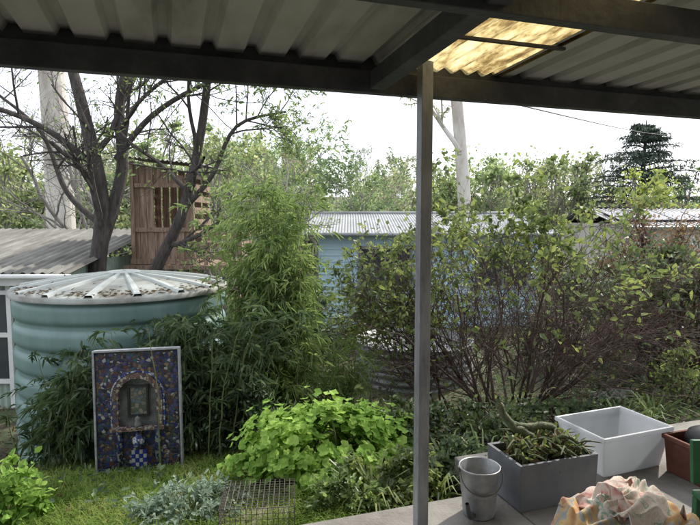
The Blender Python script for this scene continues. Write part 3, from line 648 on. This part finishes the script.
for q in range(34):
    d=rng.uniform(24,60); tx=rng.uniform(-.85,.85); x=tx*d
    if -2.5<x<17 and d<30: continue
    o=bpy.data.objects.new('distant_bush',types[rng.integers(0,5)]); COL.objects.link(o); o.parent=dt
    h=rng.uniform(2.2,4.0); o.location=(x,d,gzn(x,d)-.5); o.scale=(h*.7,h*.7,h/2.05); o.rotation_euler=(0,0,rng.uniform(0,6.28))

# ---------------------------------------------------------------- bamboo like bush
def bamboo(name,base,nst,h,lean,seed,mat,spreadr=.3,per=9,L=.11,W=.016,bias=(0,0),ymin=None):
    rng=np.random.default_rng(seed); g=G(); tips=[]
    for q in range(nst):
        a=rng.uniform(0,6.28); rr=abs(rng.normal())*spreadr; b=np.array([base[0]+math.cos(a)*rr,base[1]+math.sin(a)*rr*.8,0]); b[2]=gzn(b[0],b[1])
        hh=h*rng.uniform(.55,1.05); d=np.array([math.cos(a)+bias[0],math.sin(a)*.8+bias[1],0])*lean*rng.uniform(.2,1.2)
        if ymin: d[1]=max(d[1],.0)
        s=np.linspace(0,1,12)[:,None]; c=b+np.array([0,0,1])*hh*(s-.12*s**3)+d*hh*s**2.2+np.cumsum(rng.normal(size=(12,3))*.008,0); g.tube(c,np.linspace(.008,.002,12),5,0)
        for _ in range(int(26*hh/2)):
            k=rng.uniform(.18,1)*11; i=int(min(k,10)); p=c[i]+(c[i+1]-c[i])*(k-i); aa=rng.uniform(0,6.28); l=rng.uniform(.15,.42)*(1.2-.5*k/11)
            dd=np.array([math.cos(aa),math.sin(aa),rng.uniform(.1,.9)]); dd=nrm(dd); ss=np.linspace(0,1,5)[:,None]; t_=p+dd*l*ss-np.array([0,0,1])*l*.45*ss**2
            if ymin and t_[:,1].min()<ymin: continue
            g.tube(t_,np.linspace(.002,.001,5),3,0); tips.append(t_)
    tip_leaves(rng,g,tips,per,L,W,1,droop=.35,spread=.6); return g.obj(name,[M_cane,mat])
bamboo('bamboo_bush',(-.76,5.6),60,3.0,.12,91,M_bamboo,.22,11,.09,.014)
bamboo('weeping_shrub',(-1.3,5.0),46,1.55,.3,92,M_vine,.3,11,.1,.02,(.1,0),4.5)
bamboo('weeping_shrub',(-2.0,4.85),30,1.35,.25,93,M_vine,.24,11,.1,.02,(.1,0),4.5)
bamboo('weeping_shrub',(-2.6,4.8),24,1.2,.25,95,M_vine,.2,11,.1,.02,(0,0),4.5)
bamboo('feathery_shrub',(-.05,5.9),22,1.2,.3,94,M_bamboo,.3,11,.08,.013)

# ---------------------------------------------------------------- big twiggy shrub right
rng=np.random.default_rng(101); out=[];tips=[]
cf=dict(seg=.14,wander=.1,up=.01,levels=3,kids=[9,7,4,0],ang=(20,60),ratio=.5,t0=.15,tap=.45,rmin=.0024)
for q in range(27):
    a=rng.uniform(0,6.28); b=np.array([1.85+math.cos(a)*.28,6.35+math.sin(a)*.22,gzn(1.85,6.35)-.03]); d=nrm(np.array([math.cos(a)*rng.uniform(.2,1.05),math.sin(a)*.6,1.0]))
    grow(rng,out,tips,b,d,rng.uniform(1.6,2.4),rng.uniform(.011,.02),0,cf)
g=G(); put_tubes(g,out,0,(6,4,3,3))
def keepf(P,r):
    hgt=(P[:,2]+.75)/2.5; lx=(P[:,0]-1.85)
    pr=np.clip(.012+(hgt-.6)*1.0,.012,.5)+np.where((lx<-.5)&(hgt>.4),.06,0)
    cl=np.array([mnoise.noise(Vector(p)*2.3) for p in P]); return r.uniform(size=len(P))<pr*np.clip(1+cl*2.5,0.1,2.2)
tip_leaves(rng,g,tips,7,.08,.045,1,keep=keepf); g.obj('twiggy_fruit_shrub',[M_twig,M_apple])
rng=np.random.default_rng(111); out=[];tips=[]
for q in range(9):
    b=np.array([1.2+rng.uniform(-.15,.15),6.6,gzn(1.2,6.6)-.03]); d=nrm(np.array([rng.uniform(-1,-.1),rng.normal()*.2,1.0])); grow(rng,out,tips,b,d,rng.uniform(1.5,2.0),rng.uniform(.01,.014),0,cf)
g=G(); put_tubes(g,out,0,(6,4,3,3)); tip_leaves(rng,g,tips,4,.075,.04,1,keep=lambda P,r:r.uniform(size=len(P))<np.clip((P[:,2]+.2)*.4,.05,.45)); g.obj('twiggy_fruit_shrub',[M_twig,M_apple])

shrub('dark_shrub',(4.45,7.3,-.85),(1.3,1.0,2.1),60,9500,.08,.04,M_dark,M_twig,103,sig=.12)
shrub('reddish_shrub',(4.9,8.6,-.9),(1.1,.8,2.75),40,6000,.07,.03,M_red,M_twig,104,sig=.12)
shrub('dark_shrub',(3.9,9.6,-1.1),(.9,.7,1.9),36,4500,.09,.045,M_dark,M_twig,105,sig=.14)
shrub('flowering_shrub',(3.55,5.7,-.6),(.5,.5,.75),26,3000,.05,.026,M_apple,M_twig,106,sig=.15)
shrub('geranium_bush',(-.27,4.0,gzn(-.27,4)),(.62,.46,.56),60,4800,.075,.07,M_geran,M_cane,107,sig=.12,kind='round')
shrub('geranium_bush',(.18,4.3,gzn(.18,4.3)),(.36,.36,.42),30,1700,.07,.07,M_geran,M_cane,108,sig=.14,kind='round')
shrub('low_shrub',(.55,4.5,gzn(.55,4.5)),(.4,.4,.42),28,2400,.06,.028,M_dark,M_twig,109,sig=.16)
shrub('low_shrub',(.28,3.5,gzn(.28,3.5)),(.34,.25,.3),24,1900,.05,.025,M_apple,M_cane,110,sig=.17)
shrub('low_shrub',(-.02,3.28,gzn(0,3.28)),(.28,.2,.22),24,1500,.05,.022,M_bamboo,M_cane,120,sig=.17)
shrub('low_shrub',(.75,3.75,gzn(.7,3.6)),(.3,.22,.24),24,1500,.05,.022,M_vine,M_cane,121,sig=.17)
shrub('silver_leaf_plant',(-1.0,3.3,gzn(-1,3.28)),(.36,.26,.18),44,2000,.05,.018,M_silver,M_cane,111,sig=.15)
shrub('yellow_green_plant',(-2.17,3.35,gzn(-2.1,3.35)),(.25,.25,.37),24,1200,.06,.035,M_geran,M_cane,112,sig=.16)
shrub('low_shrub',(1.15,4.7,gzn(1.15,4.7)),(.5,.4,.32),28,2200,.06,.03,M_dark,M_twig,113,sig=.16)
shrub('low_shrub',(2.1,5.1,gzn(2.1,5.1)),(.6,.4,.26),28,2200,.06,.03,M_vine,M_twig,114,sig=.16)
shrub('low_shrub',(-.8,4.75,gzn(-.8,4.7)),(.45,.3,.6),34,3000,.06,.022,M_vine,M_twig,115,sig=.16)
shrub('background_shrub',(-1.3,10.8,-1.2),(1.0,.8,2.2),40,4500,.1,.05,M_vine,M_twig,116,sig=.12)
shrub('background_shrub',(.7,11.6,-1.2),(1.6,.7,.95),40,4000,.1,.05,M_apple,M_twig,117,sig=.12)
shrub('background_shrub',(6.9,12,-1.2),(1.5,1.2,2.4),50,5000,.1,.05,M_vine,M_twig,119,sig=.12)

# strappy plants, grass, litter
def strappy(name,c,n,L,W,mat,seed,r=.08):
    rng=np.random.default_rng(seed); a=rng.uniform(0,6.28,n); P=np.stack([c[0]+np.cos(a)*r*rng.uniform(0,1,n),c[1]+np.sin(a)*r*rng.uniform(0,1,n),np.full(n,gzn(*c[:2]))],-1)
    D=np.stack([np.cos(a)*.7,np.sin(a)*.7,rng.uniform(.6,1.6,n)],-1); g=G(); g.blades(P,D,L*rng.uniform(.6,1.1,n),W,0,.9); g.obj(name,mat)
for q,(x,y) in enumerate([(.75,4.05),(1.0,4.0),(.5,5.1),(2.5,4.9),(.15,3.4),(3.0,5.3),(.6,3.5)]): strappy('strap_leaf_plant',(x,y),46,.4,.016,[M_apple,M_bamboo][q%2],130+q)
rng=np.random.default_rng(140); n=64000; x=np.concatenate([rng.uniform(-3.2,4.5,n//2),rng.uniform(-2.8,0,n//2)]); y=np.concatenate([rng.uniform(2.7,7.5,n//2),rng.uniform(2.8,4.8,n//2)]); vv=-sa*x+ca*(y-2.66)
dens=np.array([mnoise.noise(Vector((a*1.1,b*1.1,5))) for a,b in zip(x,y)]); kp=(vv>.24)&(dens+rng.uniform(-.35,.35,n)+np.where((x<0)&(y<5),.45,-.15)>0)&((x<.6)|(vv>.7))
x=x[kp];y=y[kp];n=len(x); P=np.stack([x,y,gz(x,y)-.03+.0],-1); D=rng.normal(size=(n,3))*np.array([.5,.5,.0])+np.array([0,0,1]); g=G(); g.blades(P,D,rng.uniform(.06,.18,n),.006,0,.8); g.obj('grass',M_grass)
n=22000; x=rng.uniform(-6,7,n); y=rng.uniform(2.8,13,n); vv=-sa*x+ca*(y-2.66); kp=vv>.7; x=x[kp];y=y[kp];n=len(x)
P=np.stack([x,y,gz(x,y)+rng.uniform(.0,.05,n)],-1); g=G(); g.leaves(P,rng.normal(size=(n,3))*np.array([1,1,.25]),np.tile([0,0,1.],(n,1))+rng.normal(size=(n,3))*.3,rng.uniform(.03,.08,n),rng.uniform(.015,.03,n),0); g.obj('leaf_litter',M_litter)
n=14000; x=rng.uniform(-3,6,n); y=rng.uniform(3.2,12,n); vv=-sa*x+ca*(y-2.66); dens=np.array([mnoise.noise(Vector((a*1.5,b*1.5,15))) for a,b in zip(x,y)]); kp=(vv>.75)&(dens>-.05); x=x[kp];y=y[kp];n=len(x)
P=np.stack([x,y,gz(x,y)+rng.uniform(.0,.12,n)],-1); g=G(); g.leaves(P,rng.normal(size=(n,3))*np.array([1,1,.6])+[0,0,.3],np.tile([0,0,1.],(n,1))+rng.normal(size=(n,3))*.5,rng.uniform(.04,.08,n),rng.uniform(.02,.04,n),0); g.obj('ground_cover_plants',M_vine)
for q,(x,y) in enumerate([(3.2,6.6),(2.9,6.2),(3.5,6.9)]):
    g=G(); g.box((0,0,0),(.42,.3,.06)); o=g.obj('stepping_stone',M_conc,bevel=.015); o.location=(x,y,gzn(x,y)+.05); o.rotation_euler=(.03,.02,q*.7)

# service wire
a_=np.array([.68,2.97,2.25]); b_=np.array([24,40,8.0]); s=np.linspace(0,1,40)[:,None]; c=a_+(b_-a_)*s-np.array([0,0,1])*4*.3*s*(1-s); g=G(); g.tube(c,.006,5); g.obj('service_wire',M_black)

# ---------------------------------------------------------------- world, sun, camera
EL,AZ=math.radians(42),math.radians(42)
w=bpy.data.worlds.new('World'); S.world=w; w.use_nodes=True; nt=w.node_tree; nt.nodes.clear()
o=nt.nodes.new('ShaderNodeOutputWorld'); bg=nt.nodes.new('ShaderNodeBackground'); sk=nt.nodes.new('ShaderNodeTexSky'); sk.sky_type='NISHITA'; sk.sun_disc=False
sk.sun_elevation=EL; sk.sun_rotation=AZ; sk.dust_density=4; sk.air_density=1.0; sk.altitude=100
tc=nt.nodes.new('ShaderNodeTexCoord'); n=nt.nodes.new('ShaderNodeTexNoise'); n.inputs['Scale'].default_value=2.5; n.inputs['Detail'].default_value=4
mr=nt.nodes.new('ShaderNodeMapRange'); mr.inputs[1].default_value=.3; mr.inputs[2].default_value=.7; mr.inputs[3].default_value=.5; mr.inputs[4].default_value=.9
mx=nt.nodes.new('ShaderNodeMix'); mx.data_type='RGBA'; mx.inputs[7].default_value=(13,13.6,14.8,1)
nt.links.new(tc.outputs['Generated'],n.inputs['Vector']); nt.links.new(n.outputs[0],mr.inputs[0]); nt.links.new(mr.outputs[0],mx.inputs[0]); nt.links.new(sk.outputs[0],mx.inputs[6]); nt.links.new(mx.outputs[2],bg.inputs[0]); bg.inputs[1].default_value=.15
nt.links.new(bg.outputs[0],o.inputs[0])
sl=bpy.data.lights.new('sun','SUN'); sl.energy=5.0; sl.angle=math.radians(2); sl.color=(1,.94,.85); so=bpy.data.objects.new('sun',sl); COL.objects.link(so)
to=Vector((math.sin(AZ)*math.cos(EL),math.cos(AZ)*math.cos(EL),math.sin(EL))); so.rotation_euler=to.to_track_quat('Z','Y').to_euler()
cd=bpy.data.cameras.new('camera'); cd.angle=math.radians(65); cd.clip_end=2000; cd.clip_start=.05; co=bpy.data.objects.new('camera',cd); COL.objects.link(co); co.location=(0,0,1.6); co.rotation_euler=(math.radians(90-4.6),0,0); S.camera=co
S.view_settings.view_transform='Standard'; S.view_settings.look='None'; S.view_settings.exposure=0
